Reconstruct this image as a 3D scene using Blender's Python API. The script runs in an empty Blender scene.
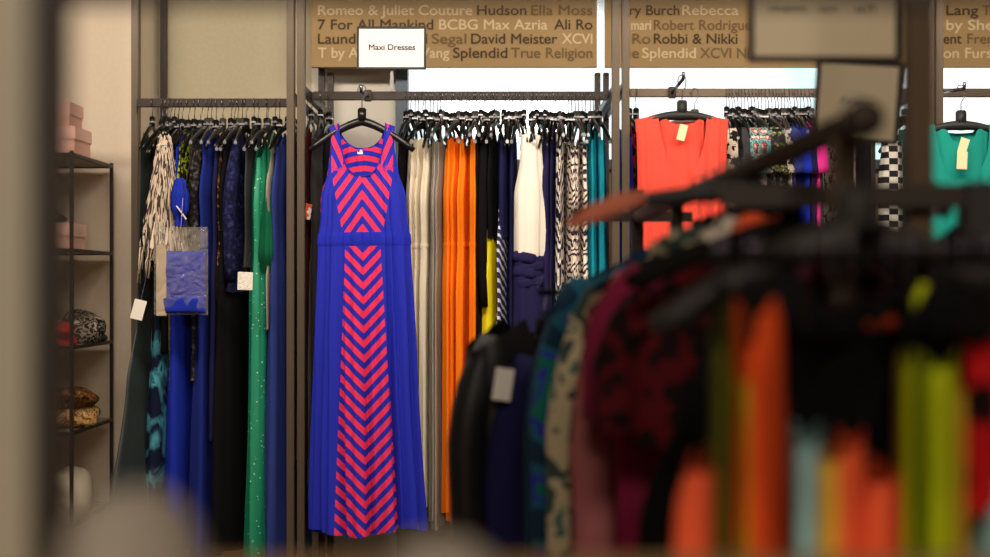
import bpy, bmesh, math, random
from mathutils import Vector, Matrix
sc = bpy.context.scene
COL = sc.collection
PI = math.pi
F = 1375.0; CX = 495.0; HY = 285.0; CZ = 1.3
def X(px, Y): return (px-CX)*Y/F
def Z(py, Y): return CZ+(HY-py)*Y/F
# ------------------------------------------------------------ materials
def lin(h):
    if isinstance(h, str):
        h = h.lstrip('#'); h = [int(h[i:i+2], 16)/255 for i in (0, 2, 4)]
    return tuple((c/12.92 if c <= .04045 else ((c+.055)/1.055)**2.4) for c in h)+(1.0,)
MATS = {}
def new_mat(name):
    m = bpy.data.materials.new(name); m.use_nodes = True
    nt = m.node_tree; b = nt.nodes['Principled BSDF']
    return m, nt, b
def plain(name, hexc, rough=.7, metal=0, sheen=0, bump=0, bscale=300, spec=.5, vary=.0):
    if name in MATS: return MATS[name]
    m, nt, b = new_mat(name)
    b.inputs['Base Color'].default_value = lin(hexc)
    b.inputs['Roughness'].default_value = rough
    b.inputs['Metallic'].default_value = metal
    b.inputs['Specular IOR Level'].default_value = spec
    if sheen: b.inputs['Sheen Weight'].default_value = sheen
    tc = nt.nodes.new('ShaderNodeTexCoord')
    n = nt.nodes.new('ShaderNodeTexNoise'); n.inputs['Scale'].default_value = bscale
    nt.links.new(tc.outputs['Object'], n.inputs['Vector'])
    if vary:
        r = nt.nodes.new('ShaderNodeValToRGB')
        c = lin(hexc)
        r.color_ramp.elements[0].position = .3; r.color_ramp.elements[1].position = .7
        r.color_ramp.elements[0].color = tuple(x*(1-vary) for x in c[:3])+(1,)
        r.color_ramp.elements[1].color = tuple(min(1, x*(1+vary)) for x in c[:3])+(1,)
        nt.links.new(n.outputs['Fac'], r.inputs['Fac']); nt.links.new(r.outputs['Color'], b.inputs['Base Color'])
    if bump:
        bp = nt.nodes.new('ShaderNodeBump'); bp.inputs['Strength'].default_value = bump; bp.inputs['Distance'].default_value = .002
        nt.links.new(n.outputs['Fac'], bp.inputs['Height']); nt.links.new(bp.outputs['Normal'], b.inputs['Normal'])
    MATS[name] = m; return m
def cloth(name, hexc, rough=.9, sheen=0, bump=.25, bscale=500):
    return plain(name, hexc, rough, 0, sheen, bump, bscale, spec=.12)
def blotch(name, cols, scale=25, kind='noise', stretch=(1, 1, 1), detail=3, rough=.9, distort=0, rot=(0, 0, 0), ip='CONSTANT'):
    """constant-ramp print: cols = [(pos, hex), ...]"""
    if name in MATS: return MATS[name]
    m, nt, b = new_mat(name)
    tc = nt.nodes.new('ShaderNodeTexCoord'); mp = nt.nodes.new('ShaderNodeMapping')
    mp.inputs['Scale'].default_value = stretch; mp.inputs['Rotation'].default_value = rot
    nt.links.new(tc.outputs['Object'], mp.inputs['Vector'])
    if kind == 'noise':
        t = nt.nodes.new('ShaderNodeTexNoise'); t.inputs['Detail'].default_value = detail; t.inputs['Distortion'].default_value = distort; out = t.outputs['Fac']
    elif kind == 'voronoi':
        t = nt.nodes.new('ShaderNodeTexVoronoi'); out = t.outputs['Distance']
    elif kind == 'cells':
        t = nt.nodes.new('ShaderNodeTexVoronoi')
        s = nt.nodes.new('ShaderNodeSeparateColor'); nt.links.new(t.outputs['Color'], s.inputs['Color']); out = s.outputs[0]
    elif kind == 'wave':
        t = nt.nodes.new('ShaderNodeTexWave'); t.bands_direction = 'Z'; t.inputs['Distortion'].default_value = distort
        t.inputs['Detail'].default_value = 1.5; t.inputs['Detail Scale'].default_value = 1.2; out = t.outputs['Fac']
    t.inputs['Scale'].default_value = scale
    nt.links.new(mp.outputs['Vector'], t.inputs['Vector'])
    r = nt.nodes.new('ShaderNodeValToRGB'); r.color_ramp.interpolation = ip
    e = r.color_ramp.elements
    e[0].position = cols[0][0]; e[0].color = lin(cols[0][1]); e[1].position = cols[1][0]; e[1].color = lin(cols[1][1])
    for p, c in cols[2:]:
        q = e.new(p); q.color = lin(c)
    nt.links.new(out, r.inputs['Fac']); nt.links.new(r.outputs['Color'], b.inputs['Base Color'])
    b.inputs['Roughness'].default_value = rough; b.inputs['Specular IOR Level'].default_value = .15
    MATS[name] = m; return m
def math_node(nt, op, a, bb=None):
    n = nt.nodes.new('ShaderNodeMath'); n.operation = op
    for i, v in enumerate((a, bb)):
        if v is None: continue
        if hasattr(v, 'links'): nt.links.new(v, n.inputs[i])
        else: n.inputs[i].default_value = v
    return n.outputs[0]
def chevron_mat():
    m, nt, b = new_mat('chevron_jersey')
    a1 = nt.nodes.new('ShaderNodeAttribute'); a1.attribute_name = 'stripe_phase'
    a2 = nt.nodes.new('ShaderNodeAttribute'); a2.attribute_name = 'panel'
    fr = math_node(nt, 'FRACT', a1.outputs['Fac'])
    st = math_node(nt, 'LESS_THAN', fr, .52)
    pn = math_node(nt, 'GREATER_THAN', a2.outputs['Fac'], 0)
    k = math_node(nt, 'MULTIPLY', st, pn)
    mx = nt.nodes.new('ShaderNodeMix'); mx.data_type = 'RGBA'
    nt.links.new(k, mx.inputs[0]); mx.inputs[6].default_value = lin('#2630b6'); mx.inputs[7].default_value = lin('#f03a66')
    nt.links.new(mx.outputs[2], b.inputs['Base Color'])
    b.inputs['Roughness'].default_value = .7; b.inputs['Specular IOR Level'].default_value = .15
    return m
def check_mat(name, ca, cb, s1, s2, lines=False, base='#3c3a38'):
    m, nt, b = new_mat(name)
    tc = nt.nodes.new('ShaderNodeTexCoord'); sp = nt.nodes.new('ShaderNodeSeparateXYZ')
    nt.links.new(tc.outputs['Object'], sp.inputs[0])
    fx = math_node(nt, 'FRACT', math_node(nt, 'MULTIPLY', sp.outputs[0], s1))
    fz = math_node(nt, 'FRACT', math_node(nt, 'MULTIPLY', sp.outputs[2], s2))
    if lines:
        k = math_node(nt, 'MAXIMUM', math_node(nt, 'LESS_THAN', fx, .16), math_node(nt, 'LESS_THAN', fz, .16))
    else:
        a = math_node(nt, 'LESS_THAN', fx, .5); c = math_node(nt, 'LESS_THAN', fz, .5)
        k = math_node(nt, 'ABSOLUTE', math_node(nt, 'SUBTRACT', a, c))
    mx = nt.nodes.new('ShaderNodeMix'); mx.data_type = 'RGBA'
    nt.links.new(k, mx.inputs[0]); mx.inputs[6].default_value = lin(ca); mx.inputs[7].default_value = lin(cb)
    nt.links.new(mx.outputs[2], b.inputs['Base Color']); b.inputs['Roughness'].default_value = .85
    MATS[name] = m; return m
def diag_mat(name, ca, cb, freq, ang, duty=.4):
    m, nt, b = new_mat(name)
    tc = nt.nodes.new('ShaderNodeTexCoord'); sp = nt.nodes.new('ShaderNodeSeparateXYZ')
    nt.links.new(tc.outputs['Object'], sp.inputs[0])
    v = math_node(nt, 'ADD', math_node(nt, 'MULTIPLY', sp.outputs[2], freq), math_node(nt, 'MULTIPLY', sp.outputs[0], freq*math.tan(ang)))
    k = math_node(nt, 'LESS_THAN', math_node(nt, 'FRACT', v), duty)
    mx = nt.nodes.new('ShaderNodeMix'); mx.data_type = 'RGBA'
    nt.links.new(k, mx.inputs[0]); mx.inputs[6].default_value = lin(ca); mx.inputs[7].default_value = lin(cb)
    nt.links.new(mx.outputs[2], b.inputs['Base Color']); b.inputs['Roughness'].default_value = .85
    MATS[name] = m; return m
rack_metal = plain('rack_metal', '#5a4e40', .45, .3, 0, .1, 200)
rack_dark = plain('rack_dark_metal', '#2e2520', .45, .3, 0, .1, 200)
fore_metal = plain('fore_rack_metal', '#2c2118', .6, .2); fore_brown = plain('fore_brown', '#4a361e', .6, .1)
black_plastic = plain('black_plastic', '#141314', .28, 0, 0, 0, 100)
black_matte = plain('black_matte', '#1e1d1d', .6)
hook_metal = plain('hook_metal', '#6a6472', .3, .9)
clip_metal = plain('clip_silver', '#b9b9bd', .3, .8)
paper = plain('white_paper', '#e6e0d4', .8)
# ------------------------------------------------------------ mesh helpers
def link(name, me, m=None, parent=None, smooth=False):
    o = bpy.data.objects.new(name, me); COL.objects.link(o)
    if m: me.materials.append(m)
    if smooth:
        for p in me.polygons: p.use_smooth = True
    if parent: o.parent = parent
    return o
def tag(o, label=None, cat=None, group=None, kind=None):
    if label: o['label'] = label
    if cat: o['category'] = cat
    if group: o['group'] = group
    if kind: o['kind'] = kind
    return o
def empty(name, loc, rz=0):
    o = bpy.data.objects.new(name, None); COL.objects.link(o); o.location = loc; o.rotation_euler = (0, 0, rz); o.empty_display_size = .05
    return o
class MB:
    def __init__(s): s.v = []; s.f = []
    def box(s, a, b, bev=0):
        (x0, y0, z0), (x1, y1, z1) = a, b
        if bev:
            bm = bmesh.new(); bmesh.ops.create_cube(bm, size=1)
            for v in bm.verts: v.co = Vector(((x0+x1)/2+v.co.x*(x1-x0), (y0+y1)/2+v.co.y*(y1-y0), (z0+z1)/2+v.co.z*(z1-z0)))
            bmesh.ops.bevel(bm, geom=list(bm.edges), offset=bev, segments=2, affect='EDGES')
            n = len(s.v); bm.verts.index_update()
            s.v += [tuple(v.co) for v in bm.verts]; s.f += [tuple(n+v.index for v in f.verts) for f in bm.faces]; bm.free(); return s
        n = len(s.v)
        s.v += [(x0, y0, z0), (x1, y0, z0), (x1, y1, z0), (x0, y1, z0), (x0, y0, z1), (x1, y0, z1), (x1, y1, z1), (x0, y1, z1)]
        s.f += [tuple(n+i for i in q) for q in ((0, 3, 2, 1), (4, 5, 6, 7), (0, 1, 5, 4), (1, 2, 6, 5), (2, 3, 7, 6), (3, 0, 4, 7))]
        return s
    def tube(s, pts, rad, seg=8, flat=None, cap=True):
        """rad: number or list; flat: (a,b) ellipse scale of section"""
        pts = [Vector(p) for p in pts]; N = len(pts); base = len(s.v)
        R = rad if isinstance(rad, (list, tuple)) else [rad]*N
        ref = Vector((0, 0, 1)); t0 = (pts[1]-pts[0]).normalized()
        if abs(t0.dot(ref)) > .9: ref = Vector((0, 1, 0))
        u = t0.cross(ref).normalized()
        for i in range(N):
            t = (pts[min(i+1, N-1)]-pts[max(i-1, 0)]).normalized()
            u = (u-t*u.dot(t)).normalized(); w = t.cross(u)
            fa, fb = flat if flat else (1, 1)
            for k in range(seg):
                a = 2*PI*k/seg
                s.v.append(tuple(pts[i]+u*(math.cos(a)*R[i]*fa)+w*(math.sin(a)*R[i]*fb)))
        for i in range(N-1):
            for k in range(seg):
                a = base+i*seg+k; b = base+i*seg+(k+1) % seg
                s.f.append((a, b, b+seg, a+seg))
        if cap:
            s.f.append(tuple(base+k for k in reversed(range(seg)))); s.f.append(tuple(base+(N-1)*seg+k for k in range(seg)))
        return s
    def build(s, name, m=None, parent=None, smooth=False):
        me = bpy.data.meshes.new(name); me.from_pydata(s.v, [], s.f); me.update()
        return link(name, me, m, parent, smooth)
def struct(name, mb, m):
    o = mb.build(name, m); o['kind'] = 'structure'; return o
def interp(prof, d):
    if d <= prof[0][0]: return prof[0][1], prof[0][2]
    for a, b in zip(prof, prof[1:]):
        if d <= b[0]:
            t = (d-a[0])/(b[0]-a[0]); t = t*t*(3-2*t)*.6+t*.4
            return a[1]+(b[1]-a[1])*t, a[2]+(b[2]-a[2])*t
    return prof[-1][1], prof[-1][2]
def garment_mesh(name, prof, neck=(.07, .1, .03), sh=None, slope=.045, folds=(7, .002, .008), nv=26, nt=44, seed=0, hem=.006, attr=None, hemline=None):
    rnd = random.Random(seed); L = prof[-1][0]; sh = sh or prof[0][1]; nh, fd, bd = neck
    p1, p2, p3, p4 = [rnd.uniform(0, 6.28) for _ in range(4)]
    n = folds[0]; V = []; at = []; ph = []; pn = []
    for j in range(nv+1):
        s = j/nv
        for k in range(nt):
            th = 2*PI*k/nt; c = math.cos(th); sn = math.sin(th)
            x0 = sh*c; ax = abs(x0); dep = fd if sn >= 0 else bd
            if ax < nh: top = dep*max(0, 1-(ax/nh)**2.4)**.55
            else: top = slope*(ax-nh)/max(1e-4, sh-nh)
            Lk = L+hem*math.sin(3*th+p3)+(hemline(c, sn) if hemline else 0)
            d = top+(Lk-top)*s
            W, D = interp(prof, d)
            q = min(1, d/L); amp = folds[1]+(folds[2]-folds[1])*q
            f = amp*1.25*(math.sin(n*th+p1+.7*math.sin(4*d+p2))+.55*math.sin((2*n+1)*th+p4-.8*math.sin(3*d))+.35*math.sin((3*n+2)*th+p2+2*d))
            x = c*W+c*f*.8
            y = -(sn*D+sn*f+(.25*f*c))
            if j == nv: pass
            V.append((x, y, -d))
            if attr:
                a, b = attr(x, d, sn); ph.append(a); pn.append(b)
    Fc = []
    for j in range(nv):
        for k in range(nt):
            a = j*nt+k; b = j*nt+(k+1) % nt
            Fc.append((a, a+nt, b+nt, b))
    me = bpy.data.meshes.new(name); me.from_pydata(V, [], Fc); me.update()
    if attr:
        A = me.attributes.new('stripe_phase', 'FLOAT', 'POINT'); A.data.foreach_set('value', ph)
        A = me.attributes.new('panel', 'FLOAT', 'POINT'); A.data.foreach_set('value', pn)
    for p in me.polygons: p.use_smooth = True
    return me
def ring_mesh(name, prof, d0, d1, grow=.003, nt=44, seed=0, folds=(7, .002, .004)):
    """a band around a garment: follows the same folds as garment_mesh(seed, folds)"""
    rnd = random.Random(seed); L = prof[-1][0]; n = folds[0]; V = []; nv = 5
    p1, p2, p3, p4 = [rnd.uniform(0, 6.28) for _ in range(4)]
    for j in range(nv+1):
        d = d0+(d1-d0)*j/nv; W, D = interp(prof, d)
        for k in range(nt):
            th = 2*PI*k/nt; c = math.cos(th); sn = math.sin(th); amp = folds[1]+(folds[2]-folds[1])*min(1, d/L)
            f = amp*1.25*(math.sin(n*th+p1+.7*math.sin(4*d+p2))+.55*math.sin((2*n+1)*th+p4-.8*math.sin(3*d))+.35*math.sin((3*n+2)*th+p2+2*d))
            g = grow if 0 < j < nv else 0
            V.append((c*(W+g)+c*f*.8, -(sn*(D+g)+sn*f+.25*f*c), -d))
    Fc = [(j*nt+k, j*nt+nt+k, j*nt+nt+(k+1) % nt, j*nt+(k+1) % nt) for j in range(nv) for k in range(nt)]
    me = bpy.data.meshes.new(name); me.from_pydata(V, [], Fc); me.update()
    for q in me.polygons: q.use_smooth = True
    return me
def sleeve(parent, side, sh, slope, length, r0, r1, m, out=.05, dep=.02):
    mb = MB(); pts = []; R = []
    for i in range(9):
        t = i/8
        pts.append((side*(sh-.035+out*min(1, t*2.2)), .004*math.sin(5*t+side), -slope-.005-length*t*(.4+.6*t if t < .35 else 1) if False else -slope*.6-length*t))
        R.append(r0*(.5+.5*min(1, t*5)) if t < .2 else r0+(r1-r0)*(t-.2)/.8)
    mb.tube(pts, R, 12, flat=(1, .75) if abs(side) else None)
    return mb.build('sleeve', m, parent, True)
# ------------------------------------------------------------ hangers
def hanger_proto(hw=.165, drop=.06, arm=.085, scale=1.0, body=black_plastic, clip=True, thick=.0055, fat=None, tips=True):
    """origin = where the hook rests on the rail; plane = local XZ"""
    k = scale; z0 = -(.083)*k
    mb = MB()
    pts = []; R = []
    for i in range(-8, 9):
        t = i/8; s = abs(t)
        pts.append((t*hw, 0, z0-.012*k-arm*(s**1.25)+.004*math.sin(s*PI))); R.append((.0135-.0055*s)*(fat or k))
    mb.tube(pts, R, 8, flat=(thick/.0135*1.0, 1.0))
    mb.box((-.0125*k, -.0095*k, z0-.016*k), (.0125*k, .0095*k, z0+.028*k), .003*k)
    o = mb.build('clothes_hanger', body, None, True)
    h = MB(); P = [(0, 0, z0+.028*k), (0, 0, -.035*k), (.008*k, 0, -.022*k), (.0135, 0, -.010)]
    for i in range(0, 9):
        a = -.1+i/8*(PI+.15); P.append((.0135*math.cos(a), 0, .0025+.0135*math.sin(a)-.0005))
    P.append((-.0145, 0, -.010))
    h.tube(P, .0016*max(1, k*.9), 6); h.build('hook', hook_metal, o, True)
    if clip:
        c = MB(); c.box((-.0135*k, -.0104*k, z0+.002*k), (.0135*k, .0104*k, z0+.008*k), .001*k); c.build('size_clip', clip_metal, o)
        c = MB()
        for s in ((-1, 1) if tips else ()):
            c = MB(); c.box((s*hw-.008, -.0052, z0-.012*k-arm-.010), (s*hw+.004, .0052, z0-.012*k-arm+.003), .002); c.build('clip', clip_metal if s < 0 else black_matte, o)
    return o
def dup(root):
    r = root.copy(); COL.objects.link(r)
    for ch in root.children:
        c = ch.copy(); COL.objects.link(c); c.parent = r
    return r
HPS = [hanger_proto(.165, .06, .085, 1.0), hanger_proto(.16, .06, .07, 1.12, tips=False), hanger_proto(.165, .06, .095, .9, tips=False), hanger_proto(.15, .06, .06, 1.0, plain('grey_plastic', '#3a3836', .3)), hanger_proto(.16, .06, .1, 1.06, tips=False)]; HPused = set(); HN = [0]
def hanger_at(loc, rz, label, group, proto=None, tilt=0):
    if proto is None:
        HN[0] += 1; k_ = (HN[0]*7+HN[0]//3) % 5
        if k_ not in HPused: o = HPS[k_]; HPused.add(k_)
        else: o = dup(HPS[k_])
        rz += .16*math.sin(HN[0]*2.3)
    else: o = proto
    o.location = loc; o.rotation_euler = (tilt, 0, rz)
    tag(o, label, 'hanger', group); return o
# ------------------------------------------------------------ setting
wall_cream = plain('wall_cream', '#d2c4b0', .9, 0, 0, .1, 60, vary=.02)
wall_alcove = plain('wall_alcove', '#b9b095', .9, 0, 0, .1, 60, vary=.03)
wall_white = plain('wall_white', '#d8d4ca', .9, 0, 0, .1, 60)
wall_low = plain('wall_low', '#8a7a62', .9, 0, 0, .1, 60)
floor_m = plain('floor_brown', '#5a4a3c', .5, 0, 0, .1, 8, vary=.15)
ceil_m = plain('ceiling_paint', '#6a6258', .9)
XR = -1.393; YA = 5.35; YB = 5.7; ZC = 2.95; ZS = 1.78
struct('floor', MB().box((-3.2, -1.5, -.1), (3.6, 6, 0)), floor_m)
struct('ceiling', MB().box((-3.2, -1.5, ZC), (3.6, 6, ZC+.1)), ceil_m)
struct('wall_left', MB().box((-3.3, -1.5, 0), (-3.2, 6, ZC)), wall_cream)
struct('wall_right', MB().box((3.6, -1.5, 0), (3.7, 6, ZC)), wall_cream)
struct('wall_front', MB().box((-3.2, -1.6, 0), (3.6, -1.5, ZC)), wall_cream)
struct('wall_back', MB().box((-3.2, YA, 0), (XR, 6, ZC)), wall_cream)
struct('wall_alcove', MB().box((XR, YB, 0), (-.76, 6, ZC)), wall_alcove)
struct('wall_panel', MB().box((-.76, YB, 0), (-.41, 6, ZC)), wall_white)
struct('wall_below_window', MB().box((-.41, YB+.02, 0), (3.6, 6, ZS)), wall_low)
struct('wall_above_window', MB().box((-.41, YB+.02, 2.62), (3.6, 6, ZC)), wall_white)
struct('baseboard_back', MB().box((XR+.002, YB-.015, 0), (3.6, YB-.001, .12)), plain('baseboard_paint', '#3a3028', .5))
wf = plain('window_frame_paint', '#4a5a66', .4, .3)
w = MB(); w.box((-.41, YB-.03, ZS), (-.36, YB+.06, 2.62)); w.box((-.36, YB-.01, ZS), (3.6, YB+.06, ZS+.04)); w.box((-.36, YB, 2.57), (3.6, YB+.06, 2.62))
for xm in (3.3,): w.box((xm, YB, ZS+.04), (xm+.05, YB+.06, 2.57))
wo = struct('window_1', w, wf)
gm, gnt, gb = new_mat('window_glass')
for n_ in list(gnt.nodes):
    if n_.type != 'OUTPUT_MATERIAL': gnt.nodes.remove(n_)
tr = gnt.nodes.new('ShaderNodeBsdfTransparent'); tr.inputs[0].default_value = (.95, .98, .98, 1)
gl = gnt.nodes.new('ShaderNodeBsdfGlossy'); gl.inputs['Roughness'].default_value = .02
mxs = gnt.nodes.new('ShaderNodeMixShader'); mxs.inputs[0].default_value = .06
gnt.links.new(tr.outputs[0], mxs.inputs[1]); gnt.links.new(gl.outputs[0], mxs.inputs[2])
gnt.links.new(mxs.outputs[0], [n_ for n_ in gnt.nodes if n_.type == 'OUTPUT_MATERIAL'][0].inputs['Surface'])
MB().box((-.36, YB+.025, ZS+.04), (3.6, YB+.031, 2.57)).build('pane', gm, wo)
# ------------------------------------------------------------ brand banners with lettering
banner_m = plain('banner_tan', '#9c8258', .8, 0, 0, .05, 80)
LT = {'l': plain('letter_light', '#cbb894', .8), 'm': plain('letter_mid', '#6d5636', .8), 'd': plain('letter_dark', '#43331f', .8)}
def text_mesh(body, x0, x1, zb, h, Y, m, parent, bold=.009, name='lettering', ext=.001):
    cu = bpy.data.curves.new(name, 'FONT'); cu.body = body; cu.size = 1; cu.extrude = 0; cu.offset = 0
    o = bpy.data.objects.new(name, cu); COL.objects.link(o); bpy.context.view_layer.update()
    dg = bpy.context.evaluated_depsgraph_get()
    me = bpy.data.meshes.new_from_object(o.evaluated_get(dg)); bpy.data.objects.remove(o)
    xs = [v.co.x for v in me.vertices]; mn, mx_ = min(xs), max(xs); sx = (x1-x0)/(mx_-mn); sz = h/.72
    for v in me.vertices:
        x, y = v.co.x, v.co.y
        v.co = (x0+(x-mn)*sx, Y, zb+y*sz)
    if bold:
        bm = bmesh.new()
        for k_, (dx, dz) in enumerate(((0, 0), (.030, 0), (.015, .014), (.015, -.014))):
            n0 = len(bm.verts); bm.from_mesh(me); bm.verts.ensure_lookup_table()
            for v in bm.verts[n0:]: v.co.x += dx*h/.72; v.co.z += dz*h/.72; v.co.y -= .0002*k_
        bm.to_mesh(me); bm.free()
    me.materials.clear(); me.name = name
    return link(name, me, m, parent)
YV = 5.55
def banner(x0, x1, label, rows):
    b = MB().box((x0, YV, Z(67, YV)), (x1, YV+.03, ZC-.001)).build('brand_banner', banner_m)
    tag(b, label, 'banner')
    for body, p0, p1, pb, c in rows:
        text_mesh(body, X(p0, YV), X(p1, YV), Z(pb, YV), 10.4*YV/F, YV-.003, LT[c], b)
    return b
banner(X(311.5, YV), X(597, YV), 'tan header banner of brand names behind the Maxi Dresses sign', [
    ('Romeo & Juliet Couture', 318, 472, 15, 'l'), ('Hudson', 477, 526, 15, 'd'), ('Ella Moss', 531, 592, 15, 'm'),
    ('7 For All Mankind', 318, 433, 29.5, 'd'), ('BCBG Max Azria', 439, 547, 29.5, 'l'), ('Ali Ro', 554, 592, 29.5, 'd'),
    ('Laundry by Shelli', 318, 427, 43.7, 'd'), ('Segal', 431.7, 466, 43.7, 'm'), ('David Meister', 471, 557, 43.7, 'd'), ('XCVI', 562, 592, 43.7, 'l'),
    ('T by Alexander Wang', 318, 449, 57.8, 'l'), ('Splendid', 453, 507, 57.8, 'd'), ('True Religion', 511, 592, 57.8, 'm')])
banner(X(605, YV), X(1010, YV), 'tan header banner of brand names above the coral tunic and teal top', [
    ('Tory Burch', 612, 679, 15, 'd'), ('Rebecca', 682, 738, 15, 'l'), ('Lang', 946, 977.6, 15, 'd'), ('Ta', 982, 996, 15, 'm'),
    ('mari', 631, 650.6, 30, 'l'), ('Robert Rodriguez', 653.6, 757, 30, 'm'), ('by Sheil', 946, 1000, 30, 'l'),
    ('Ro', 632, 650, 43.7, 'm'), ('Robbi & Nikki', 653.6, 737, 43.7, 'd'), ('ent', 943, 961, 43.7, 'd'), ('Fren', 967, 993, 43.7, 'm'),
    ('ie', 628, 638.7, 58, 'm'), ('Splendid', 642, 695.5, 58, 'l'), ('XCVI Ni', 700, 749, 58, 'm'), ('on Furst', 943, 997, 58, 'l')])
# ------------------------------------------------------------ wall racks
def rail_box(mb, x0, x1, y, z, hh=.016, d=.007): mb.box((x0, y-d, z-hh), (x1, y+d, z+hh), .003); return mb
ZL, ZM, ZR_ = Z(103, 5), Z(96, 5), Z(93, 5)
def wall_rack(x0, x1, z, label, rail_m, ym=4.8, yl=None):
    t = empty('wall_rack', ((x0+x1)/2, 5.0, 0)); tag(t, label, 'clothes rack'); cx = (x0+x1)/2
    def L(mb):
        mb.v = [(a-cx, b-5.0, c) for a, b, c in mb.v]; return mb
    ym0 = ym
    for x in (x0, x1):
        ym = yl if (yl and x == x0) else ym0
        L(MB().box((x-.013, ym-.02, .0005), (x+.013, ym+.02, ZC-.0005), .002)).build('post', rack_metal, t)
        xo = x-.047 if yl and x == x0 else x; xs_ = x; x = xo
        s = MB().box((x-.012, YB-.07, .13), (x+.012, YB-.035, 2.8 if z == ZL else 2.17), .002)
        so = L(s).build('slotted_upright', rack_dark, t)
        if not (yl and xs_ == x0): L(MB().box((x-.011, ym+.019, z-.016), (x+.011, YB-.069, z+.014), .002)).build('side_arm', rack_dark, t)
        sl = MB()
        for i in range(16): sl.box((x-.004, YB-.073, 2.14-i*.028), (x+.004, YB-.071, 2.152-i*.028))
        L(sl).build('slots', black_matte, so)
    L(rail_box(MB(), x0+.011, x1-.011, 5.0, z)).build('rail', rail_m, t)
    L(MB().tube([(x0+.012, 5.0, z-.012), (x0+.012, 5.0, z-.045), (x0+.03, 5.0, z-.012)], .004, 6)).build('bracket', rack_dark, t)
    return t
xl0, xl1, xm0, xm1, xr0, xr1 = X(136, 5.03), X(291, 4.8), X(301.5, 4.8), X(615.5, 4.8), X(625.5, 4.8), X(929, 4.8)
wall_rack(xl0, xl1, ZL, 'dark metal wall rack bay of formal gowns, left of the maxi dress', rack_dark, yl=5.03)
wall_rack(xm0, xm1, ZM, 'dark metal wall rack bay under the Maxi Dresses sign', rack_dark)
wall_rack(xr0, xr1, ZR_, 'taupe metal wall rack bay holding the coral tunic and short printed tops', plain('rail_taupe', '#6b5d4c', .45, .3))
wall_rack(X(938, 4.8), 2.4, ZR_, 'taupe metal wall rack bay behind the teal top, at the right edge', rack_metal)
# Maxi dresses sign
sg = empty('rack_sign', (X(391.5, 4.97), 5.0, ZM)); tag(sg, 'small black-framed Maxi Dresses sign standing on the rail', 'sign')
zc = Z(48, 4.97)-ZM; hw, hh = 34.5*4.97/F, 21.3*4.97/F
fr = MB()
fr.box((-hw, -.036, zc-hh), (-hw+.007, -.02, zc+hh)); fr.box((hw-.007, -.036, zc-hh), (hw, -.02, zc+hh))
fr.box((-hw+.007, -.036, zc-hh), (hw-.007, -.02, zc-hh+.007)); fr.box((-hw+.007, -.036, zc+hh-.007), (hw-.007, -.02, zc+hh))
fr.build('frame', black_matte, sg)
MB().box((-hw+.007, -.032, zc-hh+.007), (hw-.007, -.022, zc+hh-.007)).build('card', plain('sign_card', '#e8e8ea', .7), sg)
text_mesh('Maxi Dresses', X(369, 4.97)-X(391.5, 4.97), X(415, 4.97)-X(391.5, 4.97), Z(50, 4.97)-ZM, .021, -.0335, black_matte, sg, .01)
MB().box((-.006, -.022, .0165), (.006, -.016, zc-hh+.01)).build('stem', plain('clear_stem', '#9a9a98', .3), sg)
# ------------------------------------------------------------ shelf unit on the left
xs0, xs1 = X(38, 4.79), X(71.5, 4.79); xsr = -1.478
su = empty('shelf_unit', ((-1.85+xsr)/2, 5.05, 0)); tag(su, 'dark metal open shelf unit against the cream wall', 'shelf')
sx = (-1.85-xsr)/2; sd = .25
for a in (-1, 1):
    for b in (-1, 1):
        MB().box((a*abs(sx)-.006, b*sd-.006, .0005), (a*abs(sx)+.006, b*sd+.006, 1.77), .001).build('post', rack_dark, su)
shelf_m = plain('shelf_grey', '#8f8574', .5)
ZSH = [1.76, 1.425, 1.085, .785, .46]
for z_ in ZSH:
    f_ = MB()
    f_.box((-abs(sx), -sd-.007, z_-.01), (abs(sx), -sd+.007, z_+.002)); f_.box((-abs(sx), sd-.007, z_-.01), (abs(sx), sd+.007, z_+.002))
    f_.box((-abs(sx)-.007, -sd, z_-.01), (-abs(sx)+.007, sd, z_+.002)); f_.box((abs(sx)-.007, -sd, z_-.01), (abs(sx)+.007, sd, z_+.002))
    f_.build('shelf_frame', rack_dark, su)
    MB().box((-abs(sx)+.007, -sd+.007, z_-.006), (abs(sx)-.007, sd-.007, z_+.002)).build('shelf_board', shelf_m, su)
pinkb = plain('pink_card', '#d8a898', .8); pinkl = plain('pink_lid', '#e0b4a6', .8)
def hatbox(x, y, z, w_, d_, h_, label):
    b = MB().box((-w_/2, -d_/2, .0), (w_/2, d_/2, h_), .004).build('gift_box', pinkb); b.location = (x, y, z)
    tag(b, label, 'box', None); MB().box((-w_/2-.004, -d_/2-.004, h_-.045), (w_/2+.004, d_/2+.004, h_+.004), .003).build('lid', pinkl, b)
hatbox(-1.60, 5.0, 1.7635, .2, .2, .10, 'pink lidded box on the shelf unit top, under a smaller box')
hatbox(-1.605, 5.0, 1.869, .16, .16, .085, 'smaller pink lidded box stacked topmost on the shelf unit')
hatbox(-1.62, 5.0, 1.4285, .2, .2, .09, 'pink box on the second shelf, under a dark shoe')
def lump(name, loc, size, m, seed, parent=None, n=14, amp=.15, twist=6):
    r = random.Random(seed); bm = bmesh.new(); bmesh.ops.create_icosphere(bm, subdivisions=4, radius=1)
    fs = [(Vector((r.uniform(-1, 1), r.uniform(-1, 1), r.uniform(-1, 1))).normalized()*r.uniform(2, twist), r.uniform(0, 6)) for _ in range(n)]
    for v in bm.verts:
        p = v.co.copy(); q = 1+amp*sum(math.sin(p.dot(a)+b) for a, b in fs)/math.sqrt(n)
        p *= q
        v.co = Vector((p.x*size[0], p.y*size[1], max(-size[2]*.55, p.z*size[2])))
        v.co.z += size[2]*.55
    me = bpy.data.meshes.new(name); bm.to_mesh(me); bm.free()
    o = link(name, me, m, parent, True); o.location = loc; return o
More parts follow.
